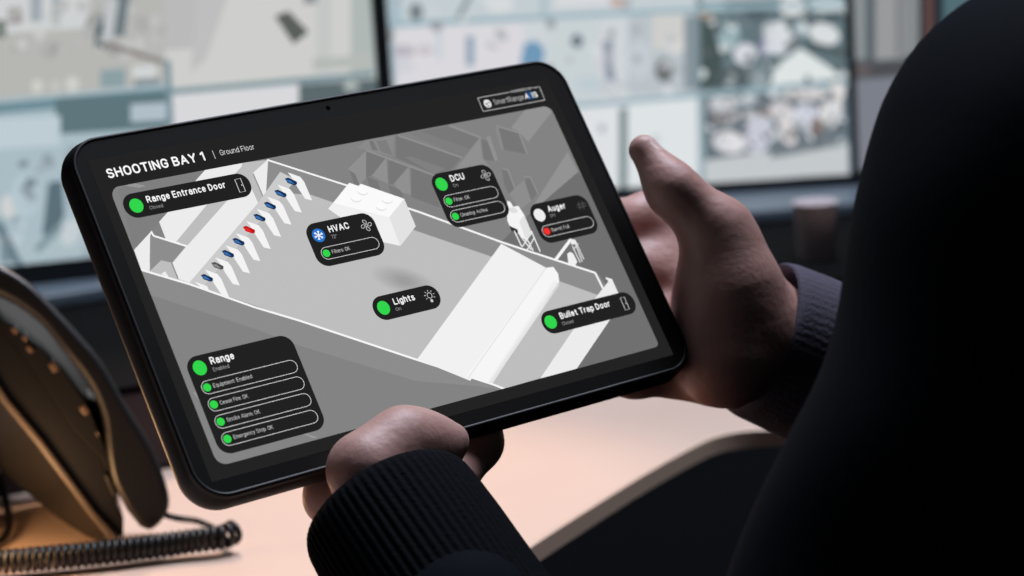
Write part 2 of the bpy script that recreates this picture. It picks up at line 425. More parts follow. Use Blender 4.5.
c = glass_rect(pM, YAW2, (391, 60), (847, 80), (750, 180), (615, -75), 0)
fb = pM.z + c[3] - SH
monitor('middle monitor split into many small camera pictures, above the raised thumb', pM, YAW2, c, mid_pics, (0.004, 0.0032, 0.012, fb))
YAW3 = math.radians(-6)
n3 = Vector((math.sin(YAW3), -math.cos(YAW3), 0))
pT = on_plane(851, 80, pM + Vector((0, 0.0, 0)), Vector((0, -1, 0)))
c = glass_rect(pT, YAW3, (855.5, 80), (1240, 60), (851, 172), (851, -80), 0)
fb = pT.z + c[3] - SH
monitor('dim right monitor partly hidden behind the jacket shoulder', pT, YAW3, c, third_pics, (0.0032, 0.012, 0.012, fb))

# pale cup on the ledge below the middle monitor
cupb = D(817, 259, RZ + 0.004)
b = MB(); prof = [(0.0, 0.0), (0.0125, 0.0), (0.0135, 0.001), (0.0165, 0.042), (0.0172, 0.0432), (0.0165, 0.0442), (0.0157, 0.043), (0.012, 0.003), (0.0, 0.003)]
NS = 28; V = []; Fc = []
for (r_, z_) in prof:
    for k in range(NS): V.append(cupb + Vector((r_ * math.cos(2 * math.pi * k / NS), r_ * math.sin(2 * math.pi * k / NS), z_)))
for i in range(len(prof) - 1):
    for k in range(NS): Fc.append((i * NS + k, i * NS + (k + 1) % NS, (i + 1) * NS + (k + 1) % NS, (i + 1) * NS + k))
b.mesh(V, Fc, M_cup)
thing(b.build('paper_cup', smooth=True), 'pale blurred paper cup on the black ledge beside the jacket', 'cup')

# ------------------------------------------------------------------ the tablet
TX = R * 0.81002857 + U * 0.19617539 + F * 0.55260197
TY = R * -0.38860296 + U * 0.8853185 + F * 0.25534075
TX.normalize(); TY = (TY - TX * TY.dot(TX)).normalized(); TZ = TX.cross(TY)
TC = CAM + R * -0.04892714 + U * 0.00722648 + F * 0.94106775
tm = Matrix((TX, TY, TZ)).transposed().to_4x4(); tm.translation = TC
tablet = empty('tablet', TC); tablet.matrix_world = tm
tablet.rotation_euler = tm.to_euler(); tablet.location = TC
thing(tablet, 'black tablet held in two hands showing a grey range floor plan', 'tablet')
def tpar(o): o.parent = tablet; return o
def loc(px, py):
    w = on_plane(px, py, TC, TZ) - TC; return (w.dot(TX), w.dot(TY))
def dT(px, py): return (on_plane(px, py, TC, TZ) - CAM).dot(F)

# case: loft of rounded rectangles
cx0, cx1, cy0, cy1 = -0.1235, 0.1268, -0.0752, 0.0858
ccx, ccy, chw, chh = (cx0 + cx1) / 2, (cy0 + cy1) / 2, (cx1 - cx0) / 2, (cy1 - cy0) / 2
rings = [(-0.0016, -0.0006), (-0.0014, 0.0001), (-0.0009, 0.0005), (-0.0003, 0.0005), (0.0002, 0.0001), (0.0005, -0.0010),
         (0.0004, -0.0018), (0.0010, -0.0030), (0.0020, -0.0060), (0.0023, -0.0092), (0.0016, -0.0124), (-0.0008, -0.0148), (-0.004, -0.0156)]
NC = 12
b = MB(); V = []; Fc = []
for (g_, z_) in rings:
    V += [(x, y, z_) for x, y in rrect(ccx, ccy, chw + g_, chh + g_, 0.0138 + g_, NC)]
n = 4 * (NC + 1)
for i in range(len(rings) - 1):
    for k in range(n): Fc.append((i * n + k, (i + 1) * n + k, (i + 1) * n + (k + 1) % n, i * n + (k + 1) % n))
Fc.append(tuple((len(rings) - 1) * n + k for k in range(n))[::-1])
b.mesh(V, Fc, M_case)
case = tpar(b.build('case', smooth=True, recalc=True)); case['label'] = 'black rubber case with a raised rim'
b = MB(); b.poly([(x, y, 0) for x, y in rrect(ccx, ccy, chw - 0.0013, chh - 0.0013, 0.0125, NC)], M_glass)
tpar(b.build('front_glass'))
lx, ly = loc(328, 108)
b = MB(); b.poly([(x, y, 0.00006) for x, y in ellipse(lx, ly, 0.0011, 0.0011)], M_lens)
tpar(b.build('front_camera'))

BG = (35, 35, 35)
b = MB(); b.poly([(-0.117, -0.068, 0.00005), (0.1173, -0.068, 0.00005), (0.1173, 0.0762, 0.00005), (-0.1165, 0.0762, 0.00005)], emit(BG))
screen = tpar(b.build('screen'))

# --- the floor plan picture
gx, gy = 0.112, 0.0625
class Pic:
    def __init__(s): s.mb = MB(); s.i = 0
    def clip(s, q):
        for (a, c_, sg) in ((0, -gx, 1), (0, gx, -1), (1, -gy, 1), (1, gy, -1)):
            out = []
            for i in range(len(q)):
                u, v = q[i], q[(i + 1) % len(q)]
                du, dv = sg * (u[a] - c_), sg * (v[a] - c_)
                if du >= 0: out.append(u)
                if du * dv < 0:
                    w = du / (du - dv); out.append((u[0] + (v[0] - u[0]) * w, u[1] + (v[1] - u[1]) * w))
            q = out
            if len(q) < 3: return []
        return q
    def L(s, q, col):
        q = s.clip(q)
        if q:
            s.mb.poly([(x, y, 0.0001 + 1.2e-6 * s.i) for x, y in q], emit(col)); s.i += 1
    def p(s, pts, col): s.L([loc(*q) for q in pts], col)
    def ln(s, pts, w, col):
        for (x0, y0), (x1, y1) in zip(pts, pts[1:]): s.p(LN(x0, y0, x1, y1, w, 0)[0], col)
pic = Pic()
pic.L([(-gx, -gy), (gx, -gy), (gx, gy), (-gx, gy)], 131)
g_lt, g_dk = 144, 119
# upper right: the neighbouring rooms
pic.p([(330, 140), (560, 95), (600, 190), (520, 230), (330, 175)], 131)
pic.p([(348, 169), (366, 151), (366, 178), (359, 186)], g_lt); pic.p([(366, 151), (386, 157.5), (371, 176), (366, 177)], g_dk)
pic.p([(372, 176), (386, 158), (388, 184)], g_lt); pic.p([(388, 160), (407.5, 167), (393, 184), (388.5, 184)], g_dk)
pic.p([(394, 184), (409, 167), (411, 195), (400, 192)], g_lt); pic.p([(411, 167.5), (432, 174), (436, 190), (440, 208), (411, 197)], g_dk)
pic.p([(349, 170), (355, 174), (360, 186), (354, 184)], g_dk); pic.p([(366, 176.5), (377.5, 181), (381, 192), (370, 188)], g_dk); pic.p([(388, 185), (400, 190), (404, 198), (391, 195)], g_dk)
pic.p([(357, 148), (366, 141), (394, 136), (393, 157), (366, 150)], 138); pic.p([(369, 141), (373, 141), (378, 151), (372, 150)], g_dk); pic.p([(376, 141), (386, 140), (393, 156), (381, 152)], 126)
pic.p([(395.6, 136), (400, 135), (462, 157.5), (452, 169), (436, 175), (396, 158)], g_dk)
pic.p([(404, 157), (412, 157), (446, 169), (434, 174)], 128)
pic.p([(409, 133.5), (449, 125.5), (480, 137), (462.5, 157.5)], 121); pic.p([(409, 133.5), (420, 131.5), (470, 149), (463, 157)], 127)
pic.ln([(398, 135.5), (462.5, 158)], 1.8, g_lt); pic.ln([(366, 150.5), (433, 175)], 1.8, g_lt); pic.ln([(449, 125.5), (481, 138)], 2.0, g_lt)
pic.p([(480, 138), (482, 158), (490, 168), (455, 170)], g_lt); pic.p([(481, 139), (487.5, 142), (495, 161), (484, 160)], g_dk); pic.p([(486, 137), (490, 136), (498, 160), (494.5, 161)], g_lt)
pic.p([(498, 126), (518, 133), (526, 154), (504, 150)], g_dk); pic.ln([(496.5, 126), (519, 133), (527, 154)], 1.6, g_lt); pic.p([(495, 128), (498, 126), (504, 150), (501, 150)], 138)
pic.p([(525, 110), (551, 105), (551, 113), (528, 142), (519, 132), (511, 128)], 147)
pic.p([(567.5, 152), (582, 180), (560, 200), (528, 215), (540, 195)], 147)
pic.p([(502, 170), (507, 171), (514, 189), (509, 194), (504, 185)], g_dk); pic.p([(525, 179), (530, 178), (537, 194), (531, 201), (527, 192)], g_dk)
pic.ln([(503, 169), (508, 170), (515, 189)], 1.3, g_lt); pic.ln([(524, 177), (530, 177), (538, 194)], 1.3, g_lt); pic.p([(509, 194), (515, 188), (524, 180), (531, 201), (520, 210)], 141)
pic.p([(578, 172), (590, 185), (672, 372), (545, 385), (610, 290), (596, 272), (500, 243), (528, 215)], 112)
# long back wall, floor and front wall
pic.p([(268, 161), (348, 186), (404, 207), (502, 243), (555, 260), (595, 273), (602, 289), (598, 296), (492, 257), (413, 230), (311, 195), (266, 193)], 141)
pic.p([(142, 270), (160, 252), (238, 198), (266, 192), (311, 195), (413, 230), (492, 257), (600, 296), (541, 378), (503, 389), (417, 360), (190, 284)], 190)
pic.p([(142, 271), (190, 285), (255, 308), (300, 322), (417, 361), (503, 390), (475, 386), (415, 381), (297, 345), (255, 329), (150, 295)], 140)
# entrance end
pic.p([(118, 190), (152, 172), (206, 169), (159, 222), (152, 230), (134, 250)], 127)
pic.p([(125, 186), (139, 188), (146, 186), (132, 183)], 150)
pic.p([(159, 222), (206, 169), (246, 160), (244, 172), (178, 244), (166, 240)], 236)
pic.p([(176, 242), (207.5, 204), (233, 176), (243, 165), (252, 174), (226, 202), (190, 243)], 189)
pic.p([(226, 202), (246, 185), (252, 190), (258, 203), (189, 283), (178, 279), (172.5, 263), (187, 246)], 236)
pic.p([(242, 163), (268, 160), (258, 172), (263, 197), (258, 203), (252, 190), (240, 178)], 190)
pic.p([(253, 173), (268, 159.5), (266, 192), (263.5, 197)], 236); pic.ln([(253, 174), (263, 197)], 1.3, 150)
pic.p([(134, 250), (152, 230.5), (150, 237), (149.5, 271), (141, 270)], 236)
pic.p([(150, 236), (186, 246), (172, 263), (161, 260.5), (150, 271)], 141); pic.p([(150, 271), (161, 260.5), (171, 264), (178, 280), (165, 277)], 190)
pic.p([(161, 274), (165, 271.5), (168, 276), (168, 278)], 236)
pic.ln([(151, 231.5), (153.5, 236), (187, 246.5)], 1.8, 246)
pic.ln([(171.5, 263), (178, 279)], 1.3, 140)
pic.ln([(141, 270), (190, 284.5), (255, 307.5), (300, 321), (417, 360), (494, 385), (504, 389)], 2.0, 246)
pic.ln([(267, 160), (348, 186)], 1.7, 246); pic.ln([(405, 207.5), (420, 212.5), (502, 242.5), (555, 260), (595, 273), (603, 289)], 1.9, 246)
# shooting lanes
pic.p([(189, 283), (258, 203), (280, 172), (296, 180), (224, 262), (204, 286)], 203)
for k in range(10):
    dx, dy = -10.35 * k, 12.15 * k
    pts = [(287.5, 172.5), (300, 177), (304, 182), (312, 200.6), (305, 199), (297, 187), (294, 181)]
    if k == 9: pts = [(287.5, 172.5), (300, 177), (302.5, 182), (297, 181)]
    pic.p([(x + dx, y + dy) for x, y in pts], 243)
for k in range(9):
    x, y = 291 - 10.5 * k, 182 + 12.05 * k
    cd, cl_ = ((20, 45, 85), (58, 112, 176))
    if k == 4: cd, cl_ = (190, 20, 24), (236, 40, 40)
    if k == 7: cd, cl_ = (78, 78, 80), (140, 140, 142)
    pic.p([(x - 6.4, y - 3.2), (x - 3, y - 4.2), (x + 5.6, y - .2), (x + 6, y + 2.4), (x + 3.5, y + 3.6), (x - 3.5, y + 1.2)], cd)
    pic.p([(x - 5.2, y - 2.4), (x - 1, y - 1.6), (x + 3.8, y + 2.4), (x - 3, y + .6)], cl_)
# air handling unit
pic.p([(333, 203), (389, 217), (400, 246), (372, 240), (328, 209)], 240); pic.p([(404, 199), (415.6, 226.5), (400, 246.5), (389, 217)], 226)
pic.p([(349, 183), (358.3, 186.2), (360.6, 184), (404, 199), (389, 217.5), (333, 203)], 250)
for (x, y) in ((362.5, 191), (356, 198), (387, 199.5), (381, 206.5)):
    pic.p(ellipse(x, y + 1.0, 5.4, 3.6, .2), 226); pic.p(ellipse(x, y, 5.2, 3.2, .2), 252)
# soft shadow at the lights, drawn into the picture as darker ellipses
for k in range(9):
    s_ = 1 - k / 9.0
    pic.p(ellipse(404, 281, 34 * s_ + 3, 12 * s_ + 2, .28), 189 - 4.2 * k if False else int(189 - 4 * k))
# bullet trap
pic.p([(501, 244), (546, 268), (470, 381), (417, 359.5)], 241)
pic.p([(546, 268), (553, 267), (558, 274), (559, 282), (492, 384), (466, 376)], 246)
for k in range(5): pic.p([(553.5 + k * 1.2, 279 + k * 1.4), (555 + k * 1.0, 280.2 + k * 1.2), (489 + k * .8, 383), (486.5 + k * .8, 383)], 243 - 4 * k)
pic.ln([(546, 268), (468, 378)], 1.0, 226)
# dust collector
pic.p([(507, 201), (510, 202), (513, 207), (518, 206), (524, 215), (532, 234), (526, 241), (510, 227), (507, 221)], 244)
pic.p([(524, 215), (532, 234), (526, 241), (519, 222)], 226); pic.p(ellipse(513, 210.5, 4.5, 2.6, .3), 222)
pic.p([(509.3, 226), (517.3, 229.7), (518, 234), (511, 231)], 52)
for a_, c_ in (((514, 231), (521.5, 247)), ((531, 231), (540, 252)), ((520, 236), (531, 250)), ((528, 238), (522, 247)), ((526, 238), (533, 251)), ((534, 238), (527, 250))): pic.ln([a_, c_], 1.1, 240)
# auger
pic.ln([(555, 260.5), (571, 239)], 3.2, 244); pic.p([(570, 239), (575, 240), (577, 244), (571, 245)], 236)
for a_, c_ in (((576, 243), (583.5, 259.5)), ((572, 246), (580, 263)), ((578, 244), (573, 250)), ((575, 244), (582, 262))): pic.ln([a_, c_], 1.0, 226)
pic.p([(567, 254), (570, 252), (573, 254), (577, 262), (575, 266), (568, 264)], 240)
# trap door wall
pic.p([(606, 278), (612, 280), (622, 302), (609, 321), (576, 369.5), (540, 378.5), (573, 330), (596, 297), (608, 282)], 236)
pic.ln([(605.5, 278.3), (612, 280.3)], 1.6, 246)
pic.p([(196, 391), (203, 402), (199, 401), (193, 393)], 150); pic.ln([(262, 430), (324, 441)], 0.01, 150); pic.p([(300, 433), (305, 433.5), (318, 437.5), (313, 438.5)], 150)
# rounded corners of the picture
rc = 0.0045
for sx in (-1, 1):
    for sy in (-1, 1):
        r_ = rc if not (sx > 0 and sy < 0) else 0.0025
        pts = [(sx * (gx - r_), sy * (gy + 6e-4)), (sx * (gx + 6e-4), sy * (gy + 6e-4)), (sx * (gx + 6e-4), sy * (gy - r_))]
        for k in range(9):
            a = math.pi / 2 * (8 - k) / 8
            pts.append((sx * (gx - r_ + r_ * math.sin(a)), sy * (gy - r_ + r_ * math.cos(a))))
        pic.mb.poly([(x, y, 0.0001 + 1.2e-6 * (pic.i + 2)) for x, y in pts], emit(BG))
o = pic.mb.build('floor_plan_picture'); o.parent = screen; o['label'] = 'grey and white floor plan picture'
Z1 = 0.0001 + 1.2e-6 * (pic.i + 8)

# --- writing
def A(cx_, cy_, rx, ry, a0, a1, n_=9):
    if abs(a1 - a0) > 200: n_ = 16
    return [(cx_ + rx * math.cos(math.radians(a0 + (a1 - a0) * k / n_)), cy_ + ry * math.sin(math.radians(a0 + (a1 - a0) * k / n_))) for k in range(n_ + 1)]
RING = A(.32, .66, .31, .34, 0, 180) + A(.32, .34, .31, .34, 180, 360) + [(.63, .66)]
BOWL = A(.24, .36, .24, .36, 0, 360)
LETTER = {     # centre lines of the letters, cap height 1
    'S': [A(.28, .75, .26, .25, 20, 262) + A(.28, .25, .27, .26, 82, -160)], 'H': [[(0, 0), (0, 1)], [(.6, 0), (.6, 1)], [(0, .52), (.6, .52)]],
    'O': [RING], 'T': [[(0, 1), (.6, 1)], [(.3, 1), (.3, 0)]], 'I': [[(0, 0), (0, 1)]], 'N': [[(0, 0), (0, 1), (.58, 0), (.58, 1)]],
    'G': [A(.32, .66, .31, .34, 18, 180) + A(.32, .34, .31, .34, 180, 328) + [(.6, .46), (.36, .46)]],
    'B': [[(0, 0), (0, 1), (.28, 1)] + A(.28, .76, .24, .24, 90, -90) + [(0, .52)], [(.28, .52)] + A(.28, .26, .28, .26, 90, -90) + [(0, 0)]],
    'A': [[(0, 0), (.33, 1), (.66, 0)], [(.12, .33), (.54, .33)]], 'Y': [[(0, 1), (.3, .45), (.6, 1)], [(.3, .45), (.3, 0)]],
    '1': [[(.02, .8), (.26, 1), (.26, 0)]], 'R': [[(0, 0), (0, 1), (.28, 1)] + A(.28, .73, .27, .27, 90, -90) + [(0, .46)], [(.3, .46), (.58, 0)]],
    'E': [[(.5, 1), (0, 1), (0, 0), (.5, 0)], [(0, .52), (.44, .52)]], 'D': [[(0, 0), (0, 1), (.22, 1)] + A(.22, .5, .36, .5, 90, -90) + [(0, 0)]],
    'V': [[(0, 1), (.31, 0), (.62, 1)]], 'C': [A(.32, .66, .31, .34, 15, 180) + A(.32, .34, .31, .34, 180, 345)],
    'U': [[(0, 1), (0, .3)] + A(.29, .29, .29, .29, 180, 360) + [(.58, 1)]], 'L': [[(0, 1), (0, 0), (.48, 0)]], 'F': [[(.5, 1), (0, 1), (0, 0)], [(0, .5), (.44, .5)]],
    'K': [[(0, 0), (0, 1)], [(.55, 1), (0, .4)], [(.2, .6), (.58, 0)]], 'P': [[(0, 0), (0, 1), (.28, 1)] + A(.28, .71, .28, .29, 90, -90) + [(0, .42)]],
    'W': [[(0, 1), (.2, 0), (.42, 1), (.64, 0), (.84, 1)]], 'M': [[(0, 0), (0, 1), (.37, .05), (.74, 1), (.74, 0)]],
    'a': [A(.25, .5, .22, .23, 155, 0) + [(.47, 0)], [(.47, .43), (.24, .43)] + A(.21, .215, .21, .215, 90, 270) + [(.3, .0), (.47, .16)]],
    'n': [[(0, 0), (0, .72)], A(.22, .49, .22, .23, 180, 0) + [(.44, 0)]], 'g': [BOWL, [(.48, .72), (.48, -.02)] + A(.24, -.02, .24, .22, 0, -150)],
    'e': [[(.02, .38), (.48, .38)] + A(.25, .38, .23, .34, 0, 180) + A(.25, .34, .23, .34, 180, 315)], 't': [[(.14, .93), (.14, .15)] + A(.27, .14, .13, .14, 180, 280), [(0, .7), (.31, .7)]],
    'r': [[(0, 0), (0, .72)], A(.2, .47, .2, .24, 180, 75)], 'c': [A(.25, .36, .24, .36, 48, 312)], 'o': [A(.25, .36, .25, .36, 0, 360)],
    'u': [[(0, .72), (0, .24)] + A(.22, .23, .22, .23, 180, 360), [(.44, .72), (.44, 0)]], 'l': [[(0, 0), (0, 1.03)]], 'p': [[(0, -.26), (0, .72)], BOWL],
    'i': [[(0, 0), (0, .72)], [(0, .96), (0, .98)]], 'h': [[(0, 0), (0, 1.03)], A(.22, .49, .22, .23, 180, 0) + [(.44, 0)]],
    's': [A(.22, .54, .2, .18, 30, 265) + A(.22, .18, .22, .18, 85, -150)], 'd': [BOWL, [(.48, 0), (.48, 1.03)]],
    'f': [[(.12, 0), (.12, .85)] + A(.27, .85, .15, .16, 180, 80), [(0, .7), (.3, .7)]], 'b': [[(0, 0), (0, 1.03)], BOWL], ':': [[(0, .04), (0, .06)], [(0, .62), (0, .64)]],
    'q': [BOWL, [(.48, .72), (.48, -.26)]], 'm': [[(0, 0), (0, .72)], A(.19, .5, .19, .22, 180, 0) + [(.38, 0)], A(.57, .5, .19, .22, 180, 0) + [(.76, 0)]],
    'k': [[(0, 0), (0, 1.03)], [(.42, .72), (0, .3)], [(.16, .45), (.45, 0)]], 'y': [[(0, .72), (.24, 0)], [(.48, .72), (.2, -.15), (.06, -.26)]], 'v': [[(0, .72), (.23, 0), (.46, .72)]],
    '7': [[(0, 1), (.52, 1), (.2, 0)]], '2': [A(.27, .72, .25, .28, 170, -20) + [(0, 0), (.54, 0)]], chr(176): [A(.14, .86, .12, .12, 0, 360)],
}
def text_mesh(txt, bold=0.0):
    wd = 0.185 if bold else 0.115; gap = 0.14 + wd; x = 0; v = []; f = []
    for ch in txt:
        if ch == ' ': x += 0.34; continue
        wmax = 0
        for line in LETTER[ch]:
            n_ = len(line)
            for i, (px_, py_) in enumerate(line):
                wmax = max(wmax, px_)
                y_ = wd / 2 + py_ * (1 - wd) if py_ >= 0 else py_ + wd / 2
                if py_ == .72: y_ = .74 - wd / 2 + .02
                k_ = len(v); v += [(x + px_ + wd / 2 * math.cos(math.pi / 4 * q + .39), y_ + wd / 2 * math.sin(math.pi / 4 * q + .39)) for q in range(8)]
                f.append(tuple(range(k_, k_ + 8)))
                if i:
                    dx, dy = x + px_ - last[0], y_ - last[1]; L_ = math.hypot(dx, dy) or 1
                    nx_, ny_ = -dy / L_ * wd / 2, dx / L_ * wd / 2; k_ = len(v)
                    v += [(last[0] + nx_, last[1] + ny_), (x + px_ + nx_, y_ + ny_), (x + px_ - nx_, y_ - ny_), (last[0] - nx_, last[1] - ny_)]
                    f.append((k_ + 3, k_ + 2, k_ + 1, k_))
                last = (x + px_, y_)
        x += wmax + gap
    return v, f
CAPH = 1.0
def put_text(mb, txt, x0, x1, base, cap, col, z, bold=0.0):
    v, f = text_mesh(txt, bold)
    mn = min(x for x, y in v); mxx = max(x for x, y in v)
    sx = (x1 - x0) / (mxx - mn) * 1e-3; sy = cap / CAPH * 1e-3
    mb.mesh([(x0 * 1e-3 + (x - mn) * sx, base * 1e-3 + y * sy, z) for x, y in v], f, emit(col))
def mm(pts, z): return [(x * 1e-3, y * 1e-3, z) for x, y in pts]
def outline_band(mb, pts, w, col, z):
    n_ = len(pts); cx_ = sum(p[0] for p in pts) / n_; out = []
    inn = []
    for i in range(n_):
        a, b_ = Vector(pts[i - 1]), Vector(pts[(i + 1) % n_]); t = (b_ - a).normalized()
        inn.append((pts[i][0] - t.y * w, pts[i][1] + t.x * w))
    V = mm(pts, z) + mm(inn, z)
    mb.mesh(V, [(i, (i + 1) % n_, n_ + (i + 1) % n_, n_ + i) for i in range(n_)], emit(col))
def stroke(mb, pts, w, col, z):
    for (x0, y0), (x1, y1) in zip(pts, pts[1:]): mb.poly(mm(LN(x0, y0, x1, y1, w, 0)[0], z), emit(col))
GREEN, WHITE, GREY = (50, 214, 76), (246, 246, 246), (150, 150, 150)
PBG = (33, 33, 33)
def pill(mb, x0, x1, y0, y1, txt, tx1, dot):
    r_ = (y1 - y0) / 2
    outline_band(mb, rrect((x0 + x1) / 2, (y0 + y1) / 2, (x1 - x0) / 2, r_, r_ * 0.98, 8), 0.22, (226, 226, 226), Z1 + 4e-6)
    mb.poly(mm(ellipse(x0 + 2.45, (y0 + y1) / 2 + .05, 1.75, 1.75), Z1 + 6e-6), emit(dot))
    put_text(mb, txt, x0 + 5.2, tx1, (y0 + y1) / 2 - 0.75, 1.75, (196, 196, 196), Z1 + 6e-6)
def fan(mb, cx_, cy_, z):
    for k in range(4):
        a = math.pi / 2 * k + math.pi / 4 * 0 + .1
        ex, ey = cx_ + 1.75 * math.cos(a), cy_ + 1.75 * math.sin(a)
        outline_band(mb, ellipse(ex, ey, 1.15, 0.85, a + .5, 14), 0.26, (205, 205, 205), z)
    outline_band(mb, ellipse(cx_, cy_, .6, .6, 0, 12), 0.24, (205, 205, 205), z)
def door_icon(mb, x0, x1, y0, y1, z):
    outline_band(mb, [(x0, y0), (x1, y0), (x1, y1), (x0, y1)], 0.3, (214, 214, 214), z)
    mb.poly(mm(ellipse(x1 - .75, (y0 + y1) / 2, .28, .28, 0, 8), z), emit((214, 214, 214)))
def panel(x0, x1, y0, y1, r_, label):
    mb = MB(); mb.poly(mm(rrect((x0 + x1) / 2, (y0 + y1) / 2, (x1 - x0) / 2, (y1 - y0) / 2, r_, 10), Z1), emit(PBG)); mb.label = label; return mb
def done(mb):
    o = mb.build('status_panel'); o.parent = screen; o['label'] = mb.label
ZT = Z1 + 6e-6
mb = panel(-109.1, -50.5, 47.1, 58.3, 5.3, 'wide pill panel for the range entrance door')
mb.poly(mm(ellipse(-103.6, 52.6, 3.0, 3.25), ZT), emit(GREEN))
put_text(mb, 'Range Entrance Door', -98.4, -61.9, 52.8, 3.15, WHITE, ZT, .012); put_text(mb, 'Closed', -98.4, -92.4, 49.7, 1.6, GREY, ZT)
door_icon(mb, -56.9, -53.9, 49.5, 55.8, ZT); done(mb)
mb = panel(-34.9, -1.1, 8.8, 29.3, 5.4, 'square panel for the air conditioning with a blue snowflake')
mb.poly(mm(ellipse(-29.5, 23.4, 3.0, 3.2), ZT), emit((38, 118, 205)))
for k in range(3):
    a = math.pi / 3 * k + .25; c_, s_ = math.cos(a), math.sin(a)
    stroke(mb, [(-29.5 - 2.1 * c_, 23.4 - 2.1 * s_), (-29.5 + 2.1 * c_, 23.4 + 2.1 * s_)], .5, WHITE, ZT + 2e-6)
    for sg in (-1, 1):
        for q in (-.5, .5):
            bx, by = -29.5 + sg * 1.2 * c_, 23.4 + sg * 1.2 * s_
            stroke(mb, [(bx, by), (bx + sg * .9 * math.cos(a + q), by + sg * .9 * math.sin(a + q))], .34, WHITE, ZT + 2e-6)
put_text(mb, 'HVAC', -24.0, -13.9, 23.5, 3.2, WHITE, ZT, .02); put_text(mb, '72°', -24.0, -21.3, 20.6, 1.7, GREY, ZT)
fan(mb, -5.7, 23.3, ZT); pill(mb, -31.8, -3.2, 11.8, 17.6, 'Filters: OK', -17.8, GREEN); done(mb)
mb = panel(33.9, 66.9, 13.2, 40.3, 5.4, 'square panel with two green rows between the air unit and the auger panel')
mb.poly(mm(ellipse(38.6, 34.9, 2.95, 3.25), ZT), emit(GREEN))
put_text(mb, 'DCU', 44.0, 51.4, 35.0, 3.3, WHITE, ZT, .02); put_text(mb, 'On', 44.0, 46.5, 32.3, 1.6, GREY, ZT); fan(mb, 62.4, 34.8, ZT)
pill(mb, 36.1, 65.0, 23.3, 29.3, 'Filter: OK', 49.6, GREEN); pill(mb, 36.1, 65.0, 15.7, 21.7, 'Cleaning: Active', 55.7, GREEN); done(mb)
mb = panel(76.2, 108.6, -3.4, 16.5, 5.4, 'square panel for the auger with a red row')
mb.poly(mm(ellipse(80.7, 10.8, 2.95, 3.2), ZT), emit((238, 238, 238)))
put_text(mb, 'Auger', 86.2, 96.0, 11.2, 3.1, WHITE, ZT, .014); put_text(mb, 'Off', 85.9, 88.8, 8.5, 1.6, GREY, ZT)
for (x_, y_) in ((103.6, 11), (105.6, 11)): stroke(mb, [(x_ - .5, y_ - 2), (x_ + .2, y_ + 2)], .3, (92, 92, 92), ZT)
for y_ in (10.4, 11.7): stroke(mb, [(102, y_ - .1), (107.2, y_)], .3, (92, 92, 92), ZT)
pill(mb, 78.3, 107.0, -0.4, 5.4, 'Barrel: Full', 93.2, (240, 52, 46)); done(mb)
mb = panel(57.9, 109.5, -44.7, -33.7, 5.2, 'wide pill panel for the bullet trap door')
mb.poly(mm(ellipse(62.5, -39.0, 3.05, 3.2), ZT), emit(GREEN))
put_text(mb, 'Bullet Trap Door', 68.3, 96.2, -38.9, 3.05, WHITE, ZT, .012); put_text(mb, 'Closed', 67.8, 73.9, -41.9, 1.6, GREY, ZT)
door_icon(mb, 102.7, 105.3, -42.3, -36.1, ZT); done(mb)
mb = panel(-18.8, 14.6, -20.4, -9.2, 5.3, 'short pill panel for the lights')
mb.poly(mm(ellipse(-13.8, -14.7, 2.95, 3.25), ZT), emit(GREEN))
put_text(mb, 'Lights', -8.2, 2.5, -14.6, 3.1, WHITE, ZT, .014); put_text(mb, 'On', -8.5, -5.9, -17.4, 1.5, GREY, ZT)
outline_band(mb, ellipse(9.9, -14.1, 1.25, 1.4), .25, (214, 214, 214), ZT); mb.poly(mm([(9.3, -16.0), (10.5, -16.0), (10.4, -17.3), (9.4, -17.3)], ZT), emit((214, 214, 214)))
for k in range(7):
    a = math.radians(-30 + 40 * k); stroke(mb, [(9.9 + 1.9 * math.cos(a), -14.1 + 1.9 * math.sin(a)), (9.9 + 2.6 * math.cos(a), -14.1 + 2.6 * math.sin(a))], .28, (214, 214, 214), ZT)
done(mb)
mb = panel(-109.2, -60.2, -58.9, -16.0, 5.6, 'tall panel with four green rows in the lower left corner')
mb.poly(mm(ellipse(-103.8, -21.3, 2.95, 3.25), ZT), emit(GREEN))
put_text(mb, 'Range', -98.5, -87.7, -21.1, 3.2, WHITE, ZT, .014); put_text(mb, 'Enabled', -98.6, -91.4, -24.2, 1.7, GREY, ZT)
for k, (t_, x_) in enumerate((('Equipment: Enabled', -83.6), ('Cease Fire: OK', -88.6), ('Smoke Alarm: OK', -86.2), ('Emergency Stop: OK', -83.3))):
    y_ = -30.0 - 7.57 * k; pill(mb, -106.4, -62.5, y_ - 2.95, y_ + 2.9, t_, x_, GREEN)
done(mb)
mb = MB(); put_text(mb, 'SHOOTING BAY 1', -110.6, -65.9, 66.7, 4.4, WHITE, 0.00012, .02)
stroke(mb, [(-61.4, 70.7), (-61.4, 66.7)], .3, (190, 190, 190), 0.00012)
put_text(mb, 'Ground Floor', -58.4, -42.0, 67.7, 2.6, (205, 205, 205), 0.00012, 0)
o = mb.build('screen_title'); o.parent = screen
mb = MB(); lc = (206, 206, 206); zb = 0.00012
stroke(mb, [(93.8, 72.65), (75.9, 72.65), (75.7, 65.6), (110.6, 65.6), (110.9, 72.65), (107.2, 72.65)], .28, lc, zb)
put_text(mb, 'POWERED BY', 94.5, 106.6, 72.1, 1.25, (215, 215, 215), zb)
mb.poly(mm(ellipse(79.7, 69.0, 2.0, 2.2, 0, 8), zb), emit((236, 236, 236)))
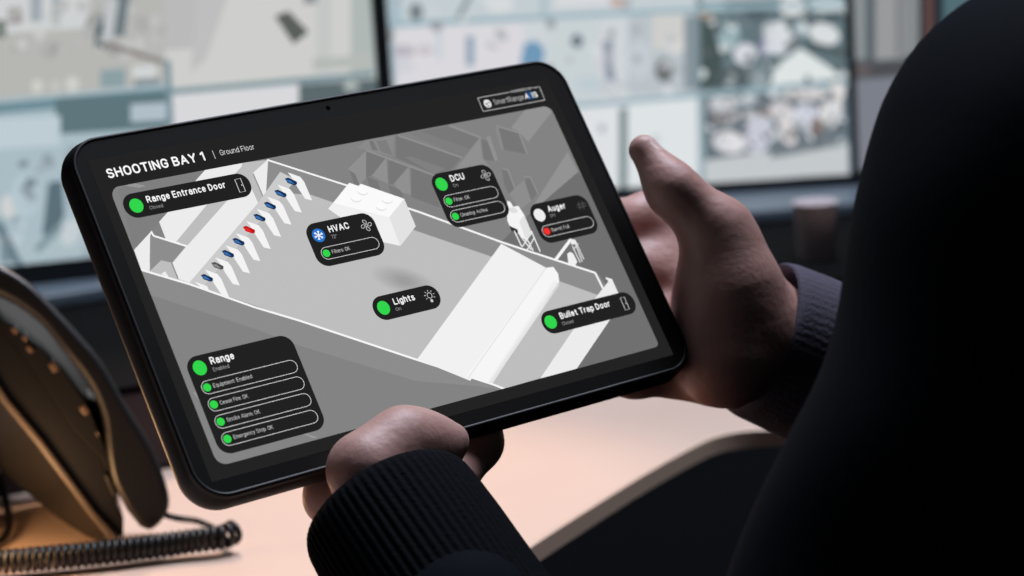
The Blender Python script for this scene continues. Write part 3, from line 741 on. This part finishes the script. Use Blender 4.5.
for q in ([(78.6, 68.6), (79.0, 69.8), (79.6, 69.2), (79.3, 68.4)], [(80.0, 69.9), (80.9, 69.5), (80.7, 68.6), (80.3, 69.0)], [(79.0, 67.6), (80.4, 67.4), (80.2, 68.0), (79.2, 68.1)]): mb.poly(mm(q, zb + 4e-6), emit((52, 52, 52)))
put_text(mb, 'SmartRange', 83.2, 100.2, 67.8, 2.7, (176, 176, 176), zb)
put_text(mb, 'A', 100.8, 103.0, 67.8, 2.8, WHITE, zb, .03); put_text(mb, 'IS', 105.0, 107.9, 67.8, 2.8, WHITE, zb, .03)
stroke(mb, [(102.6, 67.2), (104.9, 71.2)], .8, (36, 104, 176), zb + 2e-6); stroke(mb, [(102.8, 71.2), (104.9, 67.2)], .8, (28, 84, 150), zb + 2e-6)
o = mb.build('logo_badge'); o.parent = screen

# ------------------------------------------------------------------ the desk phone
DPH = (D(118, 549) - CAM).dot(F)
WV = ray(40, 400)
WV = Vector((WV.x, WV.y, 0)).normalized()
phone = empty('desk_phone', D(105, 549))
thing(phone, 'black slanted desk phone standing on the desk at the left', 'telephone')
def prof(pts, back=0.0): return [P(x, y, DPH) + WV * back for x, y in pts]
def side_part(name, pts, w0, w1, mt, bev=0.004, label=None, parent=None, sm=True):
    b_ = MB()
    q = prof(pts, w0)
    prism(b_, q, WV * (w1 - w0), mt)
    o_ = b_.build(name, bevel=bev, segs=4, recalc=True); keep_parent(o_, parent or phone)
    if label: o_['label'] = label
    return o_
# side profiles run from the desk end (right) to the raised end (left, outside the frame)
seam = [(116, 505), (102, 460), (84, 442), (70, 425), (53, 400), (26, 361), (3, 331), (-40, 275), (-80, 232)]
face = [(-86, 224), (-44, 266), (4, 321), (44, 352), (67, 377), (88, 407), (104, 446), (118, 500)]
tan_u = [(-92, 250), (-50, 310), (9, 399), (44, 441), (75, 483), (97, 513), (121, 539)]
tan_l = [(113, 545), (89, 516), (67, 486), (36, 444), (1, 402), (-58, 314), (-98, 254)]
under = [(-104, 262), (-70, 340), (-20, 440), (14, 483), (35, 500), (61, 521), (88, 537), (110, 546)]
def resample(pts, n_):
    q = [Vector((x, y, 0)) for x, y in pts]; ds = [0.0]
    for a, c_ in zip(q, q[1:]): ds.append(ds[-1] + (c_ - a).length)
    out = []
    for k in range(n_):
        t = ds[-1] * k / (n_ - 1); i = max(j for j in range(len(ds)) if ds[j] <= t + 1e-9); i = min(i, len(q) - 2)
        w = (t - ds[i]) / (ds[i + 1] - ds[i]); v = q[i].lerp(q[i + 1], w); out.append((v.x, v.y))
    return out
ta, un = resample(tan_l, 16), resample(under[::-1], 16)
r0 = [P(x, y, DPH) + WV * 0.004 for x, y in ta]; dd = lambda x, y: min(DPH + 0.034, (D(x, y, DESK_Z + 0.0015) - CAM).dot(F))
r1 = [P(x, y, dd(x, y)) for x, y in un]
r0b = [p + WV * 0.118 for p in r0]; r1b = [p + WV * 0.06 for p in r1]
b = MB(); fcs = []
for i in range(15):
    for k in range(4): fcs.append((k * 16 + i, k * 16 + i + 1, ((k + 1) % 4) * 16 + i + 1, ((k + 1) % 4) * 16 + i))
fcs += [(0, 16, 32, 48), (15, 31, 47, 63)]
b.mesh(r0 + r1 + r1b + r0b, fcs, M_phone)
o = b.build('back_shell', bevel=0.004, recalc=True); keep_parent(o, phone)
side_part('side_trim', tan_u + tan_l, 0.0, 0.132, M_trim, 0.0018, 'brownish grey trim line')
side_part('body_shell', seam + tan_u + [(124, 541), (124, 520)], 0.004, 0.128, M_phone, 0.005)
fp = side_part('face_plate', face + seam, 0.002, 0.130, M_phone_face, 0.003, 'charcoal face plate')
up_n = (R * 0.82 + U * 0.57)
for i, (x, y, sz) in enumerate(((15, 330, 5), (25, 338, 4.5), (30, 349, 5), (54, 367, 6.5), (85, 410, 6.5), (98, 434, 3))):
    c0 = P(x, y, DPH) + WV * 0.000; s_ = sz * DPH / FPX
    b = MB(); au = (R * -0.60 + U * 0.80)
    q = [c0 - au * s_ * .8 - up_n * s_ * .6, c0 + au * s_ * .8 - up_n * s_ * .6, c0 + au * s_ * .8 + up_n * s_ * .5, c0 - au * s_ * .8 + up_n * s_ * .5]
    prism(b, q, WV * 0.012, M_key)
    o = b.build('key', bevel=0.0009, recalc=True); keep_parent(o, fp)
b = MB()
foot_a = P(-60, 400, DPH) + WV * 0.02
gnd = Vector((foot_a.x - 0.012, foot_a.y, DESK_Z))
prism(b, [foot_a, foot_a + R * 0.03, gnd + Vector((0.03, 0, 0)), gnd], WV * 0.12, M_phone)
o = b.build('stand', bevel=0.002, recalc=True); keep_parent(o, phone)
b = MB(); cr = [(88, 404), (100, 412), (112, 440), (120, 492), (112, 500), (103, 450)]
prism(b, prof(cr, 0.02), WV * 0.03, M_phone)
o = b.build('handset_cradle', bevel=0.002, recalc=True); keep_parent(o, phone)

hs = empty('telephone_handset', P(140, 520, DPH))
thing(hs, 'black curved handset resting on the slanted desk phone', 'handset')
outer = [(-78, 236), (-40, 246), (0, 262), (27, 278), (50, 300), (75, 327), (100, 357), (123, 397), (146, 434), (161, 468), (168, 495), (163, 512), (150, 524), (139, 521)]
inner = [(126, 505), (112, 478), (106, 450), (102, 414), (88, 380), (62, 346), (37, 316), (0, 292), (-32, 290), (-55, 296), (-84, 262)]
HB = -0.012
pts = [tuple(p) for p in smooth_pts([Vector((x, y, 0)) for x, y in outer], 3)]
pts2 = [tuple(p) for p in smooth_pts([Vector((x, y, 0)) for x, y in inner], 3)]
pr = [(p[0], p[1]) for p in pts + pts2]
HW = ray(90, 390).normalized()
b = MB(); prism(b, prof(pr, HB), HW * 0.044, M_phone)
o = b.build('handset_body', bevel=0.009, segs=5, recalc=True); keep_parent(o, hs)
b = MB(); prism(b, prof([(108, 470), (118, 494), (113, 497), (103, 474)], HB + 0.008), WV * 0.03, M_phone_face)
o = b.build('mouthpiece_grille', bevel=0.002, recalc=True); keep_parent(o, hs)
# straight lead and coil, one continuous cord
CR = 0.0068
lead = [P(157, 516, DPH) + WV * (HB + 0.02), P(176, 518, DPH - 0.005) + Vector((0, 0, 0.0)), D(200, 532) + Vector((0, 0, 0.006)), D(222, 543) + Vector((0, 0, 0.007)), D(233, 546) + Vector((0, 0, CR + .004))]
coil_axis = smooth_pts([D(236, 549) + Vector((0, 0, CR + .003)), D(222, 553) + Vector((0, 0, CR + .002)), D(180, 557) + Vector((0, 0, CR + .001)), D(110, 566) + Vector((0, 0, CR + .001)), D(40, 573) + Vector((0, 0, CR + .001)), D(-60, 579) + Vector((0, 0, CR + .001)), D(-120, 560) + Vector((0, 0, CR + .001))], 10)
L = [0.0]
for p, q in zip(coil_axis, coil_axis[1:]): L.append(L[-1] + (q - p).length)
pitch = 0.00375; turns = L[-1] / pitch; hel = []
NP = int(turns * 12)
ci = 0
for k in range(NP + 1):
    s_ = L[-1] * k / NP
    while ci < len(L) - 2 and L[ci + 1] < s_: ci += 1
    t = (s_ - L[ci]) / (L[ci + 1] - L[ci]); c_ = coil_axis[ci].lerp(coil_axis[ci + 1], t)
    tg = (coil_axis[ci + 1] - coil_axis[ci]).normalized(); sd = tg.cross(Vector((0, 0, 1))).normalized(); upv = sd.cross(tg)
    a = 2 * math.pi * turns * k / NP
    hel.append(c_ + (sd * math.cos(a) + upv * math.sin(a)) * (CR - 0.0015))
b = MB(); tube(b, smooth_pts(lead, 6) + hel, 0.0018, M_cord, 7)
cord = b.build('coiled_cord', smooth=True)
thing(cord, 'black coiled phone cord lying on the desk in front of the phone', 'cord')
b = MB(); tube(b, smooth_pts([D(-40, 505) + Vector((0, 0, .003)), D(-8, 496) + Vector((0, 0, .02)), D(4, 512) + Vector((0, 0, .016)), D(10, 530) + Vector((0, 0, .006)), D(2, 545) + Vector((0, 0, .003)), D(-30, 560) + Vector((0, 0, .003))], 8), 0.0024, M_cord, 8)
thing(b.build('line_cable', smooth=True), 'thin black cable curling on the desk behind the phone at the left edge', 'cable')

# ------------------------------------------------------------------ the person (distance-field skinning)
def surface(prims, h, k=0.006, grooves=(), wrinkle=None, pad=0.012, extra=None):
    """prims: (a, b, ra, rb[, k]) tapered capsules, smoothly joined into one surface"""
    pts = np.array([[*p[0]] for p in prims] + [[*p[1]] for p in prims]); rr = np.array([p[2] for p in prims] + [p[3] for p in prims])
    lo = (pts - rr[:, None]).min(0) - pad; hi = (pts + rr[:, None]).max(0) + pad
    N = np.ceil((hi - lo) / h).astype(int) + 1
    X = [lo[i] + h * np.arange(N[i]) for i in range(3)]
    f = np.full(N, 1.0, np.float32)
    def cap(a, b_, ra, rb, mask=None):
        a = np.array(a, np.float32); d = np.array(b_, np.float32) - a; dd = float(d @ d) + 1e-12
        x = (X[0][:, None, None] - a[0]).astype(np.float32); y = (X[1][None, :, None] - a[1]).astype(np.float32); z = (X[2][None, None, :] - a[2]).astype(np.float32)
        t = np.clip((x * d[0] + y * d[1] + z * d[2]) / dd, 0, 1)
        return np.sqrt((x - t * d[0]) ** 2 + (y - t * d[1]) ** 2 + (z - t * d[2]) ** 2) - (ra + t * (rb - ra))
    for p in prims:
        g = cap(*p[:4]); kk = p[4] if len(p) > 4 else k
        hh = np.maximum(kk - np.abs(f - g), 0) / kk
        f = np.minimum(f, g) - hh * hh * kk * 0.25
    for (a, b_, r_, dep) in grooves:
        g = cap(a, b_, 0, 0)
        f = f + dep * np.exp(-(g / r_) ** 2)
    if wrinkle is not None:
        f = f + wrinkle(X[0][:, None, None], X[1][None, :, None], X[2][None, None, :]).astype(np.float32)
    s = f < 0
    nx, ny, nz = f.shape
    cs = np.zeros((nx - 1, ny - 1, nz - 1), np.int8)
    off = [(i, j, l) for i in (0, 1) for j in (0, 1) for l in (0, 1)]
    for (i, j, l) in off: cs += s[i:nx - 1 + i, j:ny - 1 + j, l:nz - 1 + l]
    act = np.argwhere((cs > 0) & (cs < 8)); n_ = len(act)
    idx = np.full(cs.shape, -1, np.int64); idx[act[:, 0], act[:, 1], act[:, 2]] = np.arange(n_)
    acc = np.zeros((n_, 3)); cnt = np.zeros(n_)
    cv = {o_: f[act[:, 0] + o_[0], act[:, 1] + o_[1], act[:, 2] + o_[2]] for o_ in off}
    for o_ in off:
        for ax_ in range(3):
            if o_[ax_] == 0:
                p_ = list(o_); p_[ax_] = 1; p_ = tuple(p_)
                a, b_ = cv[o_], cv[p_]; mk = (a < 0) != (b_ < 0)
                t = a / np.where(mk, a - b_, 1)
                q = np.zeros((n_, 3)); q[:] = o_; q[:, ax_] += t
                acc[mk] += q[mk]; cnt[mk] += 1
    V = lo + h * (act + acc / cnt[:, None])
    Q = []
    for ax_ in range(3):
        a_, b_ = [(1, 2), (2, 0), (0, 1)][ax_]
        s0 = [slice(None)] * 3; s1 = [slice(None)] * 3
        s0[ax_] = slice(0, -1); s1[ax_] = slice(1, None)
        ch = np.argwhere(s[tuple(s0)] != s[tuple(s1)])
        ok = np.ones(len(ch), bool)
        for w in (a_, b_): ok &= (ch[:, w] > 0) & (ch[:, w] < f.shape[w] - 1)
        ch = ch[ok]
        def cell(da, db):
            q = ch.copy(); q[:, a_] += da; q[:, b_] += db; return idx[q[:, 0], q[:, 1], q[:, 2]]
        q = np.stack([cell(-1, -1), cell(0, -1), cell(0, 0), cell(-1, 0)], 1)
        inn = s[ch[:, 0], ch[:, 1], ch[:, 2]]
        q[~inn] = q[~inn][:, ::-1]
        Q.append(q)
    Q = np.concatenate(Q)
    return V, Q

def mesh_obj(name, parts, mats, parent=None, paint=None):
    Vs, Qs, n_ = [], [], 0
    for V, Q in parts:
        Vs.append(V); Qs.append(Q + n_); n_ += len(V)
    V = np.concatenate(Vs); Q = np.concatenate(Qs)
    me = bpy.data.meshes.new(name)
    me.vertices.add(len(V)); me.vertices.foreach_set('co', V.ravel())
    me.loops.add(Q.size); me.loops.foreach_set('vertex_index', Q.ravel().astype(np.int32))
    me.polygons.add(len(Q)); me.polygons.foreach_set('loop_start', np.arange(0, Q.size, 4, dtype=np.int32))
    me.polygons.foreach_set('loop_total', np.full(len(Q), 4, np.int32))
    for mt in mats: me.materials.append(mt)
    if paint is not None:
        mi = paint(V[Q].mean(1)).astype(np.int32)
        me.polygons.foreach_set('material_index', mi)
    me.polygons.foreach_set('use_smooth', np.ones(len(Q), bool))
    me.update(); me.validate()
    o_ = bpy.data.objects.new(name, me); COL.objects.link(o_)
    if parent: keep_parent(o_, parent)
    return o_

def H(px, py, delta):          # a point of a hand: where it shows, and how far before (-) or behind (+) the tablet's face
    return P(px, py, dT(px, py) + delta)
def chain(pts, radii):
    return [(pts[i], pts[i + 1], radii[i], radii[i + 1]) for i in range(len(pts) - 1)]

# --- left hand (lower middle), thumb over the front rim, fingers behind
l_thumb = [H(394, 522, -.008), H(366, 470, -.015), H(403, 440, -.017), H(428, 443, -.0135), H(453, 440.5, -.0105)]
lw = H(402, 530, .0); le = P(722, 1010, .75)
lf = lw + (le - lw).normalized() * 0.12
LH = chain(l_thumb, [.015, .0126, .0106, .0088, .0064])
LH += [(H(385, 500, .012), lw, .016, .022), (lw, lf, .023, .026)]
LH += [(H(425, 500, .012), H(473, 443, .032), .0165, .0095), (H(390, 505, .02), H(430, 474, .036), .015, .0125), (H(385, 505, .022), H(385, 484, .038), .015, .0125), (H(376, 512, .02), H(328, 499, .030), .012, .0072)]
LH += chain([H(474, 441, .032), H(470, 400, .034), H(455, 358, .031), H(440, 332, .028)], [.0105, .0095, .0085, .007])
LH += chain([H(430, 474, .036), H(425, 395, .036), H(415, 350, .031), H(405, 318, .028)], [.0125, .0098, .0088, .0074])
LH += chain([H(385, 484, .038), H(375, 410, .036), H(370, 365, .031), H(362, 338, .028)], [.012, .0092, .0082, .007])
LH += chain([H(329, 497, .030), H(325, 430, .032), H(318, 395, .029), H(312, 372, .027)], [.0072, .0076, .0072, .0062])
lg = [(H(404, 446, -.028), H(398, 456, -.03), .0016, .0012), (H(436, 424, -.03), H(440, 436, -.03), .001, .0005)]
nailL = (H(449, 432.5, -.0165), (H(462, 434, -.013) - H(432, 431, -.0165)).normalized())
# --- right hand, thumb raised beside the tablet, fingers curled behind it
r_thumb = [H(744, 322, -.004), H(731, 285, -.014), H(716, 231, -.026), H(673, 190, -.030), H(644, 150, -.027)]
rw = H(759, 338, .012); re = P(1070, 470, 1.09)
rf = rw + (re - rw).normalized() * 0.12
RH = chain(r_thumb, [.021, .0195, .0138, .0098, .0070])
RH += [(H(735, 322, .008), rw, .024, .024), (H(724, 361, .006), rw, .0185, .022), (rw, rf, .0235, .026), (H(726, 298, .0), H(724, 360, .006), .0205, .0190), (H(724, 248, -.018), H(724, 310, -.004), .013, .0195)]
MC = [(H(698, 262, .034), .0125), (H(702, 300, .036), .0128), (H(705, 338, .035), .0122), (H(710, 370, .030), .0118)]
for (p_, r_) in MC: RH.append((H(738, 326, .016), p_, .018, r_))
RH += chain([MC[0][0], H(650, 219, .046), H(604, 222, .043), H(566, 236, .037)], [.0125, .0108, .009, .0075])
RH += chain([MC[1][0], H(652, 272, .048), H(604, 276, .044), H(566, 286, .038)], [.0128, .0105, .0092, .0077])
RH += chain([MC[2][0], H(658, 328, .046), H(615, 333, .042), H(580, 340, .037)], [.0122, .0098, .0085, .0072])
RH += chain([MC[3][0], H(668, 372, .040), H(635, 376, .037), H(608, 380, .034)], [.0118, .0085, .0075, .0065])
rg = [(H(690, 240, -.05), H(735, 246, -.05), .0016, .0016), (H(700, 268, -.05), H(740, 262, -.05), .0014, .001), (H(646, 232, .02), H(650, 212, .02), .0016, .0012), (H(681, 236, -.02), H(679, 268, -.02), .003, .002)]
nailR = (H(655, 148, -.0325), (H(644, 136, -.03) - H(664, 164, -.03)).normalized())

HV = 0.0013
def near_surface_grooves(gs): return gs
VL, QL = surface(LH, HV, 0.014)
VR, QR = surface(RH, HV, 0.013)

# --- rest of the body: arms inside the sleeves, torso, neck, head, seated legs
ls = P(1082, 195, .79); rs_ = P(1100, 170, 1.15)
mid = (ls + rs_) / 2
fw = Vector((-0.97, 0.25, 0)).normalized(); sd_ = Vector((0.25, 0.97, 0))
chest = mid + Vector((0.0, 0, -0.10)) - fw * 0.05; belly = mid + Vector((0, 0, -0.33)) - fw * 0.05; pelvis = Vector((mid.x, mid.y, 0.55)) - fw * 0.06
neck0 = mid + Vector((0, 0, 0.03)) - fw * 0.05; neck1 = neck0 + Vector((0, 0, 0.09)) + fw * 0.015
head = neck1 + Vector((0, 0, 0.10)) + fw * 0.025
hipL, hipR = pelvis - sd_ * 0.09, pelvis + sd_ * 0.09
kneeL, kneeR = hipL + fw * 0.43 + Vector((0, 0, 0.02)), hipR + fw * 0.43 + Vector((0, 0, 0.02))
ankL, ankR = Vector((kneeL.x, kneeL.y, 0.09)) - fw * 0.03, Vector((kneeR.x, kneeR.y, 0.09)) - fw * 0.03
BD = [(ls, le, .042, .034), (le, lf, .034, .026), (rs_, re, .042, .034), (re, rf, .034, .026), (ls, rs_, .05, .05, .05),
      (chest - sd_ * .06, belly - sd_ * .05, .10, .09, .04), (chest + sd_ * .06, belly + sd_ * .05, .10, .09, .04), (belly, pelvis, .10, .11, .05),
      (neck0, neck1, .052, .05, .03), (head + Vector((0, 0, .03)) - fw * .015, head - Vector((0, 0, .035)) + fw * .02, .085, .062, .03),
      (head - Vector((0, 0, .085)) + fw * .052, head - Vector((0, 0, .075)) + fw * .015, .028, .05, .03),
      (head + fw * .076 + Vector((0, 0, .01)), head + fw * .092 - Vector((0, 0, .028)), .007, .011, .012),
      (head + fw * .074 - Vector((0, 0, .058)) - sd_ * .018, head + fw * .074 - Vector((0, 0, .058)) + sd_ * .018, .008, .008, .01),
      (head + sd_ * .078, head + sd_ * .078 - Vector((0, 0, .035)), .013, .009, .006), (head - sd_ * .078, head - sd_ * .078 - Vector((0, 0, .035)), .013, .009, .006),
      (hipL, kneeL, .075, .052, .03), (hipR, kneeR, .075, .052, .03), (kneeL, ankL, .05, .034, .02), (kneeR, ankR, .05, .034, .02)]
eyes = [(head + fw * .078 + sd_ * .032 * sg + Vector((0, 0, .012)),) * 2 + (.014, .006) for sg in (-1, 1)]
VB, QB = surface(BD, 0.007, 0.02, grooves=eyes)
def paint_nails(c):
    out = np.zeros(len(c))
    for (ctr, ax_, ln, wd) in ((nailL[0], nailL[1], .0052, .0036), (nailR[0], nailR[1], .0062, .0048)):
        d = c - np.array(ctr); a = d @ np.array(ax_); rest = np.linalg.norm(d - a[:, None] * np.array(ax_), axis=1)
        out[(a / ln) ** 2 + (rest / wd) ** 2 < 1] = 1
    return out
person = mesh_obj('person', [(VL, QL), (VR, QR), (VB, QB)], [M_skin, M_nail], None, paint_nails)
thing(person, 'person in a dark navy jacket seated at the right holding up the tablet', 'person')

# --- jacket
rnd = random.Random(5)
WK = [(np.array([rnd.uniform(-1, 1), rnd.uniform(-1, 1), rnd.uniform(-1, 1)]) * rnd.uniform(14, 42), rnd.uniform(0, 6), rnd.uniform(.0016, .0040)) for _ in range(8)]
def wrinkle(x, y, z):
    o_ = 0
    wx = x + .012 * np.sin(z * 31 + y * 17); wz = z + .010 * np.sin(x * 43 + 2)
    for (kv, ph, am) in WK: o_ = o_ + am * np.sin(kv[0] * wx + kv[1] * y + kv[2] * wz + ph)
    return o_
cuffL1 = lw + (le - lw).normalized() * 0.062
cuffR1 = rw + (re - rw).normalized() * 0.055
JK = [(ls, le, .072, .052, .03), (le, P(482, 632, .835), .052, .0385, .02), (rs_, re, .062, .052, .03), (re, cuffR1, .052, .043, .02), (ls, rs_, .066, .066, .06),
      (chest - sd_ * .07, belly - sd_ * .06, .118, .112, .05), (chest + sd_ * .07, belly + sd_ * .06, .118, .112, .05), (belly, pelvis + Vector((0, 0, -.02)), .125, .14, .05),
      (neck0 - Vector((0, 0, .02)), neck0 + Vector((0, 0, .045)), .075, .066, .03)]
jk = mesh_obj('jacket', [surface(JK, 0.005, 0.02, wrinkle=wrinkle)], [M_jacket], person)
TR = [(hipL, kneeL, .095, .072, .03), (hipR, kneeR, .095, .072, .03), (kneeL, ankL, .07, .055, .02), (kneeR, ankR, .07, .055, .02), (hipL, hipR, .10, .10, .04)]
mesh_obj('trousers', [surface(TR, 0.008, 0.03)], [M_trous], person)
for an in (ankL, ankR):
    mesh_obj('shoe', [surface([(an + Vector((0, 0, -.045)) - fw * .03, an + Vector((0, 0, -.055)) + fw * .15, .044, .034, .02)], 0.006, .02)], [M_shoe], person)
mesh_obj('hair', [surface([(head + Vector((0, 0, .052)) - fw * .02, head + Vector((0, 0, -.01)) - fw * .045, .086, .07, .03), (head + Vector((0, 0, .07)) + fw * .03, head + Vector((0, 0, .07)) - fw * .03, .062, .07, .03)], 0.006, .02)], [M_hair], person)

# --- knitted cuffs: ribbed tubes
def cuff(c0, axis, stations, ribs, ref, label, mt):
    axis = axis.normalized(); a = (ref - axis * ref.dot(axis)).normalized(); b_ = axis.cross(a)
    NSEG = ribs * 6; V = []; Fc = []
    for (s_, ra, rb, rib) in stations:
        for k in range(NSEG):
            t = 2 * math.pi * k / NSEG; w = 1 + rib * (math.cos(t * ribs))
            V.append(c0 + axis * s_ + a * (math.cos(t) * ra * w) + b_ * (math.sin(t) * rb * w))
    for i in range(len(stations) - 1):
        for k in range(NSEG):
            k2 = (k + 1) % NSEG; Fc.append((i * NSEG + k, i * NSEG + k2, (i + 1) * NSEG + k2, (i + 1) * NSEG + k))
    g = MB(); g.mesh(V, Fc, mt)
    o_ = g.build('knit_cuff', smooth=True, recalc=True); keep_parent(o_, person); o_['label'] = label
    return o_
ax = le - lw
cuff(H(385, 506, -.006), ax, [(.03, .030, .026, .0), (.008, .0305, .027, .0), (.002, .0315, .028, .0), (.0, .0330, .0295, .0), (.0012, .0355, .031, .003), (.005, .0366, .0325, .010), (.012, .0370, .0335, .013), (.03, .0374, .035, .013), (.055, .0374, .036, .012), (.09, .0374, .036, .01)], 64, R, 'ribbed knit cuff of the near sleeve', M_knit)
ax = re - rw
cuff(P(757, 336, dT(757, 336) + .014), ax, [(.02, .033, .029, .0), (.004, .034, .030, .0), (.0, .036, .032, .0), (.002, .0375, .0335, .001), (.006, .0383, .0345, .002), (.02, .039, .035, .002), (.06, .040, .036, .002)], 60, U, 'smooth slate cuff of the far sleeve, screen light in its colour', M_cuff)
